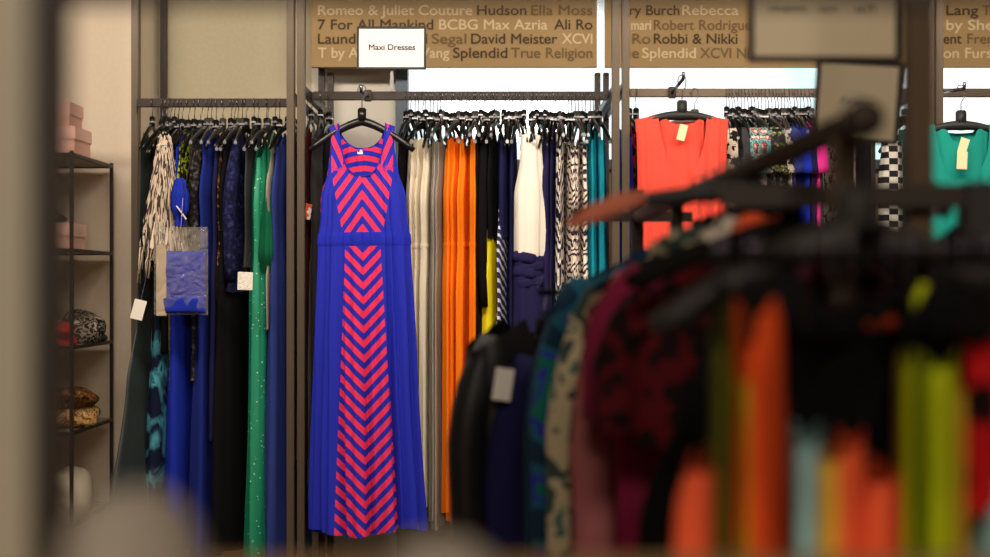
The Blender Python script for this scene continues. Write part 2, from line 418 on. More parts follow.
shoe = lump('dark_shoe', (-1.6, 4.93, 1.5235), (.05, .09, .03), black_matte, 3); tag(shoe, 'dark shoe lying on the pink box of the second shelf', 'shoe')
fur = blotch('grey_fur', [(0, '#2a2622'), (.42, '#7c7064'), (.5, '#1c1816'), (.6, '#a2968a')], 40, 'noise')
tag(lump('fur_hat', (-1.54, 5.08, 1.0875), (.1, .1, .08), fur, 5, amp=.2), 'grey and black fur hat on the middle shelf', 'hat')
tag(lump('red_scarf', (-1.545, 4.86, 1.0875), (.06, .06, .05), cloth('red_knit', '#c8342c'), 6, amp=.2), 'crumpled red knitted scarf in front of the fur hat', 'scarf')
tag(lump('black_sunglasses_case', (-1.507, 5.19, 1.0875), (.035, .08, .02), black_matte, 7, amp=.05), 'small black case at the rear corner of the middle shelf', 'case')
leo = blotch('leopard', [(0, '#1a120c'), (.45, '#8a5a28'), (.55, '#2a1a10'), (.62, '#b88a4a')], 45, 'noise')
leo2 = blotch('leopard_pale', [(0, '#6a4020'), (.45, '#c89a5a'), (.55, '#4a2c18'), (.6, '#dcc090')], 50, 'noise')
a_ = lump('leopard_scarf', (-1.545, 5.0, .859), (.1, .13, .055), leo, 8, amp=.22); tag(a_, 'folded dark leopard scarf, upper of the two on the fourth shelf', 'scarf')
a_ = lump('leopard_scarf', (-1.54, 5.0, .7885), (.1, .14, .045), leo2, 9, amp=.15); tag(a_, 'folded tan leopard scarf, lower of the two on the fourth shelf', 'scarf')
cs = lump('fringed_scarf', (-1.55, 4.98, .4635), (.1, .14, .11), cloth('cream_wool', '#d8cdb4'), 10, amp=.15); tag(cs, 'cream fringed wool scarf draped on the lowest shelf', 'scarf')
fg_ = MB(); r_ = random.Random(2)
for i in range(14):
    x = -.03+.008*i; fg_.tube([(x, -.11, .08), (x+r_.uniform(-.01, .01), -.15, .04), (x+r_.uniform(-.015, .015), -.165, .006)], .0022, 5)
tag(fg_.build('fringe', MATS['cream_wool'], cs), kind='stuff')

# ------------------------------------------------------------ garment helper for the rails
def hang(name, label, short, cat, px, Yc, zr, rot, prof, m, neck=(.06, .08, .03), slope=.07, folds=(6, .0015, .006), group=None, seed=None,
         nv=26, nt=40, drop=.103, sleeves=None, hgroup=None, ref=None, hanger=True, nohang_gap=0, hem=.006, attr=None, hemline=None, hproto=None, x=None, tilt=0):
    """px = where the near edge shows; Yc = depth of the rail"""
    if x is None: x = X(px, ref if ref else Yc)
    seed = seed if seed is not None else int(abs(px)*7+Yc*13)
    me = garment_mesh(name, prof, neck, None, slope, folds, nv, nt, seed, hem, attr, hemline)
    if hproto is None and cat != 'bag' and hanger:
        jr = random.Random(seed+5); rot += R90(jr.uniform(-7, 7))
    o = link(name, me, m); o.location = (x, Yc, zr-drop-nohang_gap); o.rotation_euler = (tilt, 0, rot)
    tag(o, label, cat, group)
    if sleeves:
        for s in (-1, 1): sleeve(o, s, prof[0][1], slope, sleeves[0], sleeves[1], sleeves[2], sleeves[3] if len(sleeves) > 3 else m)
    if hanger: hanger_at((x, Yc, zr), rot, 'black plastic hanger carrying the '+short, hgroup, proto=hproto)
    return o
R90 = math.radians
def gown(L, w=.16, hemw=.22, d=.014, hd=.022, waist=None, sh=.13):
    p = [(0, sh, .010), (.10, sh*.95, d), (.22, w, d)]
    p += [(.40, waist or w*.9, d), (.55, w*1.05, (d+hd)/2), (L, hemw, hd)]
    return p
# materials
M_ = dict(
    black=cloth('black_cloth', '#0e0d10'), blacksatin=plain('black_green_satin', '#1c2624', .45, 0, .1, .1, 100),
    navy=cloth('navy_cloth', '#1c1c44'), navy2=cloth('navy_jersey', '#24214a'), cobalt=cloth('cobalt_cloth', '#1e2c7c'), royal=cloth('royal_cloth', '#1c2fa2'),
    slate=cloth('slate_blue_cloth', '#2e3c80'), green=None, dgreen=cloth('dark_green_cloth', '#0f5a3c'), silver=cloth('silver_grey_cloth', '#a8a090'),
    cream=cloth('cream_jersey', '#e2d8c2'), grey=cloth('grey_jersey', '#9a948a'), orange=cloth('orange_jersey', '#f27e18'), yellow=cloth('yellow_cloth', '#f0dc20'),
    white=cloth('white_jersey', '#f2ece0'), coral=cloth('coral_jersey', '#ea5242'), teal=cloth('teal_jersey', '#1f9488'), turq=cloth('turquoise_cloth', '#1a8ea4'),
    magenta=cloth('magenta_cloth', '#d0308c'), charcoal=cloth('charcoal_cloth', '#3a3a3c'), lime=cloth('lime_cloth', '#a8b414'), ltblue=cloth('light_blue_cloth', '#8ab4b4'),
    fcoral=cloth('foreground_coral', '#f06038'), forange=cloth('foreground_orange', '#ea5420'), maroon=cloth('maroon_cloth', '#7a1c3c'), pinkm=cloth('dusty_pink_cloth', '#a86468'),
    fyellow=cloth('sand_yellow_cloth', '#dca83c'), tealgreen=cloth('deep_teal_cloth', '#175a58'), red=cloth('red_cloth', '#c02820'), tan=cloth('tan_cloth', '#a08058'), fgrey=cloth('mid_grey_cloth', '#8c8478'))
# sequins
m, nt_, b_ = new_mat('green_sequin'); tc = nt_.nodes.new('ShaderNodeTexCoord'); vo = nt_.nodes.new('ShaderNodeTexVoronoi'); vo.inputs['Scale'].default_value = 55
nt_.links.new(tc.outputs['Object'], vo.inputs['Vector']); k_ = math_node(nt_, 'LESS_THAN', vo.outputs['Distance'], .13)
mx = nt_.nodes.new('ShaderNodeMix'); mx.data_type = 'RGBA'; nt_.links.new(k_, mx.inputs[0]); mx.inputs[6].default_value = lin('#128a66'); mx.inputs[7].default_value = lin('#d8f0e4')
nt_.links.new(mx.outputs[2], b_.inputs['Base Color']); b_.inputs['Roughness'].default_value = .6; M_['green'] = m
M_['plaid'] = check_mat('grey_plaid', '#34322e', '#6a675e', 28, 28, True)
M_['checks'] = check_mat('black_white_check', '#15131a', '#e8e2d8', 16, 22)
M_['zebra'] = blotch('zebra_print', [(0, '#efe6da'), (.5, '#1c1838')], 13, 'wave', (1.6, 1, .7), distort=9, rot=(.3, .6, 0))
M_['zebra2'] = blotch('cream_zebra_print', [(0, '#efe3d2'), (.6, '#3a2c40')], 20, 'wave', (1.6, 1, .7), distort=10, rot=(.5, .3, 0))
M_['fringe'] = blotch('taupe_wavy_knit', [(0, '#1e1a18'), (.47, '#d8c8b4')], 16, 'wave', (1, 1, .6), distort=8, rot=(.4, 1.1, 0))
M_['diag'] = diag_mat('navy_white_diagonal', '#1c1c48', '#d6d6e2', 30, R90(35), .4)
M_['tfloral'] = blotch('teal_floral_on_navy', [(0, '#0c1226'), (.47, '#0e1830'), (.60, '#4c9cac'), (.68, '#0c1a30')], 11, 'noise', (1, 1, .55), detail=8, distort=1.2, ip='LINEAR')
M_['floral'] = blotch('turquoise_floral', [(0, '#2a8c94'), (.42, '#8cb4b0'), (.5, '#2c3038'), (.56, '#c05a5a'), (.62, '#d8ccc0')], 48, 'noise', detail=2)
M_['dfloral'] = blotch('dark_floral_yellow', [(0, '#17171b'), (.52, '#8a9a6a'), (.58, '#1c1c20'), (.63, '#d8d080')], 55, 'noise', detail=2)
M_['lace'] = blotch('black_lace', [(0, '#121014'), (.52, '#2e2a2c'), (.62, '#57504c')], 60, 'noise', detail=3)
M_['nlace'] = blotch('navy_lace', [(0, '#10122e'), (.5, '#1c1f48'), (.6, '#30335e')], 60, 'noise', detail=3)
M_['olace'] = blotch('black_orange_lace', [(0, '#16120f'), (.57, '#8a5430'), (.63, '#1c1612')], 45, 'noise')
M_['limelace'] = blotch('lime_black_lace', [(0, '#1a1a12'), (.5, '#8a9a1c')], 45, 'noise')
M_['crlace'] = blotch('cream_black_lace', [(0, '#1c1818'), (.48, '#cfc2b0')], 40, 'noise')
M_['redblk'] = blotch('red_black_print', [(0, '#120808'), (.44, '#4c0a12'), (.62, '#180a0a')], 22, 'noise', detail=1)
M_['redblk2'] = blotch('bright_red_black_print', [(0, '#b41418'), (.58, '#1a0808')], 22, 'noise', detail=1)
M_['fteal'] = blotch('deep_blue_green_floral', [(0, '#12304a'), (.45, '#1c5c74'), (.55, '#2a30a0'), (.6, '#12685a'), (.68, '#1a3a58')], 12, 'noise', detail=1)
M_['fcream'] = blotch('cream_green_floral', [(0, '#3a4a44'), (.42, '#b8ac8c'), (.56, '#4a6a64'), (.64, '#c8bc9c')], 20, 'noise', detail=1)
M_['fbrown'] = blotch('rust_pink_print', [(0, '#4a2420'), (.46, '#a45a48'), (.56, '#3a1c24')], 16, 'noise', detail=1)
M_['redlace'] = blotch('red_black_lace', [(0, '#1a0a0a'), (.5, '#d02a20')], 40, 'noise')

# ------------------------------------------------------------ hero maxi dress
cm = chevron_mat()
YH = 4.76
def hero_attr(x, d, sn):
    ax = abs(x)
    if sn < 0:
        ph = (d+ (-3.5*x*x))/.036
        return ph, (1 if d < .30 else -1)
    if d < .385:
        # straps and yoke, then centre panel narrowing to the waist
        wpan = .106 if d < .17 else .106-(d-.17)/.24*.042
        k = 1.35
        ph = (d-k*ax)/.058 if (d > .175-.2*ax or ax < .066) else (d+2.2*ax)/.085
        return ph, (wpan-ax)*50
    wpan = .060+(d-.42)/1.0*.050
    if d < .415: return .1, -1
    return (d+1.05*ax)/.05, (wpan-ax)*50
hp = [(0, .112, .008), (.08, .108, .02), (.16, .118, .03), (.255, .144, .04), (.33, .146, .042), (.38, .153, .042), (.43, .156, .044), (.8, .168, .05), (1.41, .186, .058)]
pxh = 362
xh = X(pxh, YH)
me = garment_mesh('maxi_dress', hp, (.082, .185, .085), None, .01, (11, .0012, .015), 130, 300, 4, .012, hero_attr)
hero = link('maxi_dress', me, cm); hero.location = (xh, YH, Z(123.5, YH)); hero.rotation_euler = (0, -.012, .04)
tag(hero, 'royal blue maxi dress with a pink chevron panel, facing out', 'dress')
link('waistband', ring_mesh('waistband', hp, .377, .425, .0035, 300, 4, (11, .0012, .015)), cloth('royal_jersey', '#2630b6'), hero)
# neckline binding
def neck_curve(nh, dep, sh, prof, sn, n=40):
    P = []
    for i in range(n+1):
        c = math.cos(PI*i/n)*nh/sh; ax = abs(c*sh)
        top = dep*max(0, 1-(min(ax, nh)/nh)**2.4)**.55; W, D = interp(prof, top)
        P.append((c*W, -sn*(D*math.sqrt(max(0, 1-c*c))+.002), -top))
    return P
MB().tube(neck_curve(.082, .185, .112, hp, 1), .0028, 6).build('neck_binding', MATS['royal_jersey'], hero, True)
MB().tube(neck_curve(.082, .085, .112, hp, -1), .0028, 6).build('neck_binding', MATS['royal_jersey'], hero, True)
MB().box((-.018, .022, -.104), (.018, .024, -.088)).build('brand_label', paper, hero)
bighang = hanger_proto(.18, .06, .10, 1.15, black_plastic, False, .0085)
zh = hero.location.z+.109
hanger_at((xh, YH, zh+.008), .04, 'glossy black plastic hanger holding up the chevron maxi dress', None, bighang)
def faceout(x, y0, y1, z, rise, label):
    t = MB().tube([(x, y0, z), (x, (y0+y1)/2, z+rise*.5), (x, y1, z+rise)], .006, 8).build('faceout_arm', plain('chrome_arm', '#8a9098', .25, .9), None, True)
    MB().tube([(x, y1, z+rise), (x, y1-.006, z+rise+.012), (x, y1-.006, z+rise+.022)], .006, 8).build('end_stop', MATS['chrome_arm'], t, True)
    MB().box((x-.014, y0-.004, z-.022), (x+.014, y0+.012, z+.02), .003).build('bracket', rack_dark, t)
    tag(t, label, 'display arm'); return t
faceout(xh, 4.98, YH-.03, ZM+.0, zh-.002-ZM, 'metal display arm holding the chevron maxi dress forward of the rail')
# ------------------------------------------------------------ left bay
YL = 5.0; rot = R90(84)
def LX(px, n=.17): return px  # px of the near edge, measured at depth 4.84
def left(name, label, short, cat, px, prof, m, **k):
    return hang(name, label, short, cat, px, YL, ZL, k.pop('rot', rot), prof, m, ref=k.pop('ref', 4.84), **k)
left('black_gown', 'black green satin gown flaring wide at the far left of the rack', 'flared satin gown at the far left', 'dress', 149,
     [(0, .10, .01), (.1, .11, .012), (.5, .12, .016), (.68, .13, .02), (.9, .22, .03), (1.38, .37, .05)], M_['blacksatin'], rot=R90(88), ref=4.95)
left('black_coat', 'short black top half hidden by the fringed poncho', 'short black top beside the fringed poncho', 'top', 155.5, gown(.75, .15, .16), M_['black'], sleeves=(.45, .028, .022))
left('floral_gown', 'navy gown printed with icy cyan flowers, below the bagged cloth', 'navy gown with cyan flowers', 'dress', 164, gown(1.36, .15, .20, .016, .045), M_['tfloral'], rot=R90(76))
left('black_jacket', 'plain black cocktail dress behind the blue pouch', 'plain black cocktail dress', 'dress', 172, gown(.8, .15, .16), M_['black'])
left('royal_gown', 'bright royal blue gown hanging below the bagged cloth', 'royal blue gown above the plaid tunic', 'dress', 178.5, gown(1.50, .15, .2, .014, .05), M_['royal'])
left('lime_lace_top', 'black lace top with lime green trim near the rail', 'lime trimmed lace top', 'top', 184.5, gown(.6, .15, .16), M_['limelace'])
left('plaid_tunic', 'grey plaid tunic with a pointed hem, beside royal blue gown', 'grey plaid tunic', 'tunic', 191, gown(1.12, .17, .17, .016, .024), M_['plaid'], hemline=lambda c, s: .05*c, folds=(4, .001, .003), rot=R90(68))
left('lace_dress', 'grey black lace dress left of the cobalt gown', 'grey black lace dress', 'dress', 198, gown(.9, .15, .17), M_['lace'], sleeves=(.4, .026, .02))
left('cobalt_gown', 'long cobalt and navy gown right of the plaid tunic', 'cobalt gown', 'dress', 207, gown(1.52, .16, .2, .02, .04), M_['cobalt'], folds=(7, .004, .01))
left('navy_dress', 'narrow navy slip dress just right of the cobalt gown', 'narrow navy slip dress', 'dress', 214, gown(1.1, .16, .18), M_['navy'])
left('black_dress', 'black dress with rust orange lace bodice', 'black dress with rust lace', 'dress', 222.5, gown(.62, .15, .16), M_['olace'])
left('black_skirt_gown', 'long plain black gown under the white square tag', 'long plain black gown', 'dress', 229.5, gown(1.50, .16, .21, .016, .05), M_['black'])
nl = left('navy_lace_dress', 'navy lace dress with long sleeves, left of the green gown', 'navy lace dress', 'dress', 238, gown(.58, .15, .17, .016, .022), M_['nlace'], sleeves=(.5, .030, .026))
left('charcoal_dress', 'charcoal dress peeking out beside the navy lace dress', 'charcoal dress', 'dress', 246, gown(.5, .14, .15), M_['charcoal'])
left('sequin_gown', 'emerald green gown scattered with sequins', 'emerald sequin gown', 'dress', 259, gown(1.49, .16, .20, .03, .05, sh=.12), M_['green'], drop=.14, folds=(7, .004, .01))
left('green_blouse', 'dark green ruffled dress hanging right of the sequin gown', 'dark green ruffled dress', 'dress', 268, [(0, .12, .01), (.1, .13, .012), (.35, .17, .028), (.45, .19, .035), (.52, .16, .02)], M_['dgreen'], folds=(11, .004, .014))
left('silver_shawl', 'thin silver grey shawl on the hanger before slate gown', 'silver grey shawl', 'shawl', 272.5, gown(.72, .17, .17, .010, .012), M_['silver'])
left('slate_gown', 'slate blue gown with a gathered waist beside the rack post', 'slate blue gown', 'dress', 281, gown(1.54, .17, .21, .026, .05), M_['slate'], folds=(7, .003, .01))
left('navy_gown', 'navy gown glimpsed between the two rack posts', 'navy gown between the posts', 'dress', 293, gown(1.4, .12, .14, hd=.016, sh=.11), M_['navy'])
# spare hangers
for i, px in enumerate((151.5, 160, 168, 202, 226, 234, 250.5, 260.5, 287)):
    nm = ['far left black hanger with nothing on it, by the satin gown', 'bare black hanger just right of the fringed poncho top', 'bare black hanger above the blue pouch', 'bare black hanger left of the cobalt gown', 'bare black hanger right of the rust lace dress', 'bare black hanger left of the navy lace dress', 'bare black hanger left of the sequin gown', 'bare black hanger between the two green garments', 'bare black hanger by the slate gown'][i]
    hanger_at((X(px, 4.84), YL, ZL), rot, nm, None)
# fringed poncho, in front
po = hang('fringed_poncho', 'taupe and black shaggy fringed poncho, widening downward', 'shaggy fringed poncho', 'poncho', 162, 4.86, ZL, R90(35),
          [(0, .012, .010), (.12, .028, .02), (.3, .062, .032), (.42, .08, .04)], M_['fringe'], neck=(.006, .002, .002), slope=.01, folds=(9, .004, .012), hanger=False, ref=4.82, hem=.02, drop=.12)
r_ = random.Random(11)
for q in range(3):
    st = MB()
    for i in range(80):
        a = 2*PI*(i/80)+q*.026; R0 = .03; ztop = -.015-.16*r_.random()**2
        pts = []
        for j in range(8):
            t = j/7; W, D = interp([(0, .012, .012), (.12, .032, .024), (.3, .07, .04), (.5, .10, .052)], -ztop+t*.3)
            wz = .005*math.sin(16*t+i*1.7)
            pts.append((math.cos(a)*(W+.004)+wz, -math.sin(a)*(D+.004)+wz*.5, ztop-t*(.33+.08*r_.random())))
        st.tube(pts, .0026 if q != 1 else .0030, 5)
    tag(st.build('fringe', plain('cream_yarn', '#c8b6a2', .95) if q != 1 else plain('dark_yarn', '#3a322e', .95), po, True), kind='stuff')
hanger_at((X(163.5, 4.95), 5.0, ZL), R90(80), 'black plastic hanger under the shaggy fringed poncho', None)
pr = hang('blue_pouch', 'bright blue ruched drawstring pouch with a white tag', '', 'bag', 180, 4.80, Z(178, 4.8)+.103, 0.2,
          [(0, .012, .01), (.02, .02, .016), (.06, .03, .024), (.11, .028, .022), (.14, .014, .012), (.165, .018, .014)], M_['royal'], neck=(.008, .002, .002), slope=.002, folds=(9, .002, .003), hanger=False, hem=.002)
MB().tube([(0, 0, -.003), (.004, .02, .10), (-.01, .14, .24)], .002, 6).build('cord', M_['black'], pr)
MB().tube([(-.01, -.026, -.10), (.004, -.03, -.12), (.022, -.028, -.145)], .009, 8, flat=(1, .25)).build('tag', paper, pr)
# clear bag with folded blue cloth
bag_m, bnt, bb = new_mat('clear_plastic')
for n_ in list(bnt.nodes):
    if n_.type != 'OUTPUT_MATERIAL': bnt.nodes.remove(n_)
tr = bnt.nodes.new('ShaderNodeBsdfTransparent'); gl = bnt.nodes.new('ShaderNodeBsdfPrincipled'); gl.inputs['Roughness'].default_value = .12; gl.inputs['Base Color'].default_value = lin('#c8c0b0')
mxs = bnt.nodes.new('ShaderNodeMixShader'); mxs.inputs[0].default_value = .17
tcb = bnt.nodes.new('ShaderNodeTexCoord'); nz = bnt.nodes.new('ShaderNodeTexNoise'); nz.inputs['Scale'].default_value = 22; nz.inputs['Distortion'].default_value = 1.5
bp = bnt.nodes.new('ShaderNodeBump'); bp.inputs['Strength'].default_value = 1; bp.inputs['Distance'].default_value = .02
bnt.links.new(tcb.outputs['Object'], nz.inputs['Vector']); bnt.links.new(nz.outputs['Fac'], bp.inputs['Height']); bnt.links.new(bp.outputs['Normal'], gl.inputs['Normal'])
bnt.links.new(tr.outputs[0], mxs.inputs[1]); bnt.links.new(gl.outputs[0], mxs.inputs[2]); bnt.links.new(mxs.outputs[0], [n_ for n_ in bnt.nodes if n_.type == 'OUTPUT_MATERIAL'][0].inputs['Surface'])
YG = 4.72
bg = empty('packaged_cloth', (X(181, YG), YG, Z(227, YG))); tag(bg, 'folded royal blue cloth in a clear plastic bag', 'packet')
def crumple(w_, h_, d_, seed, nx=20, nz_=24, amp=.003):
    r = random.Random(seed); fs = [(r.uniform(20, 70), r.uniform(20, 70), r.uniform(0, 6)) for _ in range(5)]
    V = []; Fc = []
    for s in (-1, 1):
        for j in range(nz_+1):
            for i in range(nx+1):
                u = -1+2*i/nx; v = j/nz_
                e = math.sqrt(max(0, (1-u**4)*(1-(2*v-1)**6)))
                y = s*d_*e+e*amp*sum(math.sin(a*u*w_+b*v*h_+c) for a, b, c in fs)
                V.append((u*w_/2, y, -v*h_))
    n = (nx+1)*(nz_+1)
    for s in (0, 1):
        for j in range(nz_):
            for i in range(nx):
                a = s*n+j*(nx+1)+i; q = (a, a+1, a+nx+2, a+nx+1); Fc.append(q if s else q[::-1])
    me = bpy.data.meshes.new('m'); me.from_pydata(V, [], Fc); me.update(); return me
S = YG/F
o = link('clear_bag', crumple(54*S, 88*S, .020, 1), bag_m, bg, True)
o = link('folded_cloth', crumple(42*S, 54*S, .013, 2, amp=.0015), M_['royal'], bg, True); o.location = (3*S, 0, -24*S)
o = link('folded_hem', crumple(44*S, 16*S, .014, 3, amp=.001), M_['royal'], bg, True); o.location = (3*S, -.004, -70*S)
MB().box((-24*S, -.012, -89*S), (-14*S, .010, -18*S), .002).build('card_backing', plain('beige_card', '#b8a488', .8), bg)
MB().tube([(0, 0, -.004), (.0, .03, .10), (0, .19, .30)], .0015, 6).build('tie', hook_metal, bg)
pt = MB().box((-6*S, -.001, -20*S), (6*S, .001, 0), .0005).build('paper_tag', paper); pt.location = (X(141, 4.72), 4.72, Z(300, 4.72)); pt.rotation_euler = (0, .25, .3)
pt.parent = None; tag(pt, 'white paper tag hanging at the left edge of the bagged cloth', 'tag')
MB().tube([(0, 0, 0), (-.003, .03, .12), (.04, .15, .30)], .001, 5).build('string', hook_metal, pt)
st_ = MB().box((-7.5*S, -.001, -18*S), (7.5*S, .001, 0), .0005).build('printed_tag', blotch('tag_print', [(0, '#eee8dc'), (.58, '#8a8480'), (.61, '#eee8dc')], 90, 'noise', (1, 1, 3))); st_.location = (X(245.5, 4.72), 4.72, Z(272, 4.72))
tag(st_, 'square white printed tag against the long black gown', 'tag'); st_.rotation_euler = (0, .03, .05)
MB().tube([(0, 0, 0), (.004, .05, .05), (.004, .09, .07)], .001, 5).build('string', hook_metal, st_)
# coloured tag between posts and maxi dress
tg = MB().box((-.018, -.002, -.055), (.012, .0, .0), .0008).build('orange_tag', blotch('orange_tag_print', [(0, '#f0e4d8'), (.5, '#e0502c')], 40, 'noise')); tg.location = (X(309, 4.84), 4.84, Z(204, 4.84)); tg.rotation_euler = (0, .15, .5)
tag(tg, 'white and orange price tag just left of the maxi dress', 'tag')
MB().tube([(0, 0, 0), (0, .05, .12), (-.01, .14, ZM-Z(204, 4.84)-.02)], .001, 5).build('string', hook_metal, tg)
# ruffle drape on green gown
# ------------------------------------------------------------ middle bay
def mid(name, label, short, cat, px, prof, m, **k):
    return hang(name, label, short, cat, px, 5.0, ZM, k.pop('rot', R90(88)), prof, m, ref=k.pop('ref', 4.87), **k)
mid('black_tank_dress', 'black sleeveless dress tucked behind the maxi dress, on its right', 'black sleeveless dress by the maxi dress', 'dress', 404, gown(1.2, .15, .17), M_['black'])
mid('brown_dress', 'dark brown dress between rack post and the maxi dress', 'dark brown dress left of the maxi dress', 'dress', 316, gown(1.45, .14, .15, .014, .018), plain('dark_brown_cloth', '#2a201c', .8, 0, .2))
mid('black_maxi', 'black maxi dress just left behind the chevron maxi dress', 'black maxi dress left behind', 'dress', 325, gown(1.4, .17, .2), M_['black'])
mid('red_dress', 'dark red dress peeking at the left rack post', 'dark red dress by the left post', 'dress', 306.5, gown(1.2, .14, .16), cloth('dark_red', '#5a1a1c'))
seq = [
 ('cream_dress', 'cream maxi dress, %s of three right of the chevron dress', 'cream', 'dress', (413, 421, 428.5), ('leftmost', 'middle one', 'rightmost'), gown(1.31, .16, .17, .019, .022, sh=.11), 'cream', .155),
 ('grey_dress', 'grey maxi dress, %s of the pair beside the orange dresses', 'grey', 'dress', (436, 442), ('left one', 'right one'), gown(1.36, .16, .17, .012, .016, sh=.11), 'grey', .16),
 ('orange_dress', 'bright orange maxi dress, %s of the four', 'orange', 'dress', (450.5, 458, 465.5, 473), ('leftmost', 'second from left', 'third from left', 'rightmost'), gown(1.34, .17, .18, .019, .023, waist=.15, sh=.12), 'orange', .15)]
for nm, lb, sh_, cat, pxs, words, prof, mk, dr in seq:
    for i, px in enumerate(pxs):
        oo = mid(nm, lb % words[i], words[i]+' '+sh_+' maxi dress', cat, px, prof if i % 2 == 0 else [(a*(1.02 if a > .5 else 1), b, c) for a, b, c in prof], M_[mk], drop=dr, folds=(8, .004, .008), neck=(.06, .16, .12), slope=.02, seed=60+i)
        if nm != 'grey_dress':
            pf = prof if i % 2 == 0 else [(a*(1.02 if a > .5 else 1), b, c) for a, b, c in prof]
            link('waist_seam', ring_mesh('waist_seam', pf, .385, .405, .003, 40, 60+i, (8, .004, .008)), M_[mk], oo)
mid('black_cardigan', 'long black cardigan with a hanging sleeve, right of orange dresses', 'long black cardigan', 'cardigan', 483.5, gown(.58, .15, .15, .02, .022), M_['black'], sleeves=(.62, .026, .02))
mid('black_long_dress', 'black long dress between orange dresses and the yellow skirt', 'black dress by the orange ones', 'dress', 480.5, gown(.86, .15, .16), M_['black'])
mid('yellow_skirt_dress', 'bright yellow dress showing under the black cardigan', 'bright yellow dress', 'dress', 491.5, gown(.95, .16, .17, .03, .034, sh=.12), M_['yellow'], rot=R90(80), drop=.42, neck=(.05, .02, .02), sleeves=None)
mid('black_camisole', 'black top right of the black cardigan', 'black top over the yellow dress', 'top', 494.5, gown(.42, .15, .15, .018, .02), M_['black'])
mid('diagonal_stripe_dress', 'navy and white diagonally striped skirt dress', 'diagonally striped dress', 'dress', 506, gown(.84, .16, .18, .016, .03), M_['diag'], drop=.35, neck=(.05, .02, .02), rot=R90(75))
mid('navy_camisole', 'navy sleeveless top above the diagonal stripes', 'navy top above the stripes', 'top', 504, gown(.42, .14, .155, .022, .026), M_['navy'])
mid('navy_slip', 'navy slip dress left of the white and navy dress', 'navy slip beside the white bodice', 'dress', 513, gown(1.0, .15, .16), M_['navy'])
# white & navy dress, turned toward us
xw = X(531, 4.86)
wd = hang('two_tone_dress', 'white sleeveless dress with a navy draped waist and navy skirt', '', 'dress', 531, 4.86, ZM, R90(22), [(0, .035, .012), (.1, .04, .02), (.22, .06, .03), (.3, .058, .034), (.43, .056, .034), (.45, .052, .03)], M_['white'], neck=(.015, .03, .02), slope=.01, drop=.15, hanger=False, hem=.002)
wp = [(.44, .056, .032), (.5, .062, .036), (.8, .066, .04), (1.25, .075, .045)]
me = garment_mesh('skirt', [(a-.44, b, c) for a, b, c in wp], (.001, .0, .0), None, 0, (7, .002, .005), 20, 44, 5); o = link('skirt', me, M_['navy2'], wd); o.location = (0, 0, -.435)
for i in range(4):
    me = ring_mesh('waist_drape', [(0, .058, .038), (2, .058, .038)], 0, .034, .006, 44, i, (5, .003, .005)); o = link('waist_drape', me, M_['navy2'], wd); o.rotation_euler = (0, .22*(-1)**i, 0); o.location = (0, 0, -.43-.026*i)
hanger_at((X(531, 4.9)+.004, 5.0, ZM), R90(80), 'black plastic hanger carrying the white and navy two-tone dress', None)
MB().tube([(0, 0, -.0), (.003, .04, .02), (.004, .085, .03)], .003, 6).build('strap', M_['white'], wd)
mid('navy_sleeveless_dress', 'plain navy dress right of the white and navy dress', 'plain navy dress', 'dress', 549, gown(1.0, .16, .17, .02, .03), M_['navy2'])
mid('navy_dress', 'darker navy dress wedged before the zebra print', 'darker navy dress before the zebra print', 'dress', 555, gown(.95, .15, .16, .01, .014), M_['navy'])
mid('zebra_dress', 'navy and white zebra print dress', 'zebra print dress', 'dress', 561.5, gown(.92, .16, .17, .013, .02), M_['zebra'], folds=(7, .003, .006))
for i, (px, wd_) in enumerate(((570.5, 'leftmost'), (577.5, 'middle'), (584.5, 'rightmost'))):
    mid('cream_zebra_dress', 'cream dress with dark wavy print, %s of three near the teal pair' % wd_, wd_+' cream wavy print dress', 'dress', px, gown(.78, .155, .165, .012, .02), M_['zebra2'], folds=(8, .003, .006), drop=.14)
for i, (px, wd_) in enumerate(((593, 'left'), (601.5, 'right'))):
    mid('turquoise_dress', 'turquoise blue dress, %s of the pair at the rail end' % wd_, wd_+' turquoise dress', 'dress', px, gown(1.0, .155, .165, .018, .026), M_['turq'], folds=(7, .003, .007))
used_mid = [404, 413, 421, 428.5, 436, 442, 450.5, 458, 465.5, 473, 480.5, 483.5, 491.5, 494.5, 504, 506, 513, 531, 549, 555, 561.5, 570.5, 577.5, 584.5, 593, 601.5]
px = 408.5; n_ = 0
while px < 600:
    if all(abs(px-u) > 2.6 for u in used_mid):
        hanger_at((X(px, 4.87), 5.0, ZM), R90(88), 'spare black hanger packed among the dresses on the middle rail', 'spare hangers on the middle rail'); n_ += 1
        px += 4.2
    else: px += .7
# ------------------------------------------------------------ right bay
YT = 4.72
def price_tag(parent, x, z, y, w_=.028, h_=.055, tilt=.25, m=paper):
    t = MB().box((-w_/2, -.0015, -h_), (w_/2, 0, 0), .0006).build('price_tag', plain('tag_cream', '#efe2b4', .8), parent); t.location = (x, y, z); t.rotation_euler = (0, tilt, 0)
    return t
S_ = YT/F
ct = hang('coral_tunic', 'coral orange wide-neck tunic with a price tag, facing out', 'coral tunic', 'tunic', 682, YT, Z(88, YT)+.0, .03,
          [(0, 47*S_, .012), (.1, 45*S_, .03), (.24, 44*S_, .04), (.5, 43*S_, .045), (.85, 44*S_, .05)], M_['coral'], neck=(24*S_, .20, .02), slope=.012, folds=(15, .0008, .0055), nv=50, nt=200, drop=0, hanger=False, seed=5)
ct.location.z = Z(116, YT)
me = garment_mesh('inner_panel', [(.0, 22*S_, .018), (.2, 24*S_, .030), (.3, 15*S_, .03)], (.05, .018, .018), None, .0, (9, .0015, .003), 20, 50, 2); ip = link('inner_panel', me, M_['coral'], ct); ip.location = (0, 0, -.012)
price_tag(ct, 0.0, -.035, -.045)
bt = hanger_proto(38*S_, .06, .02, 1.3, black_matte, False, .012)
zt = Z(111, YT)+.083*1.3
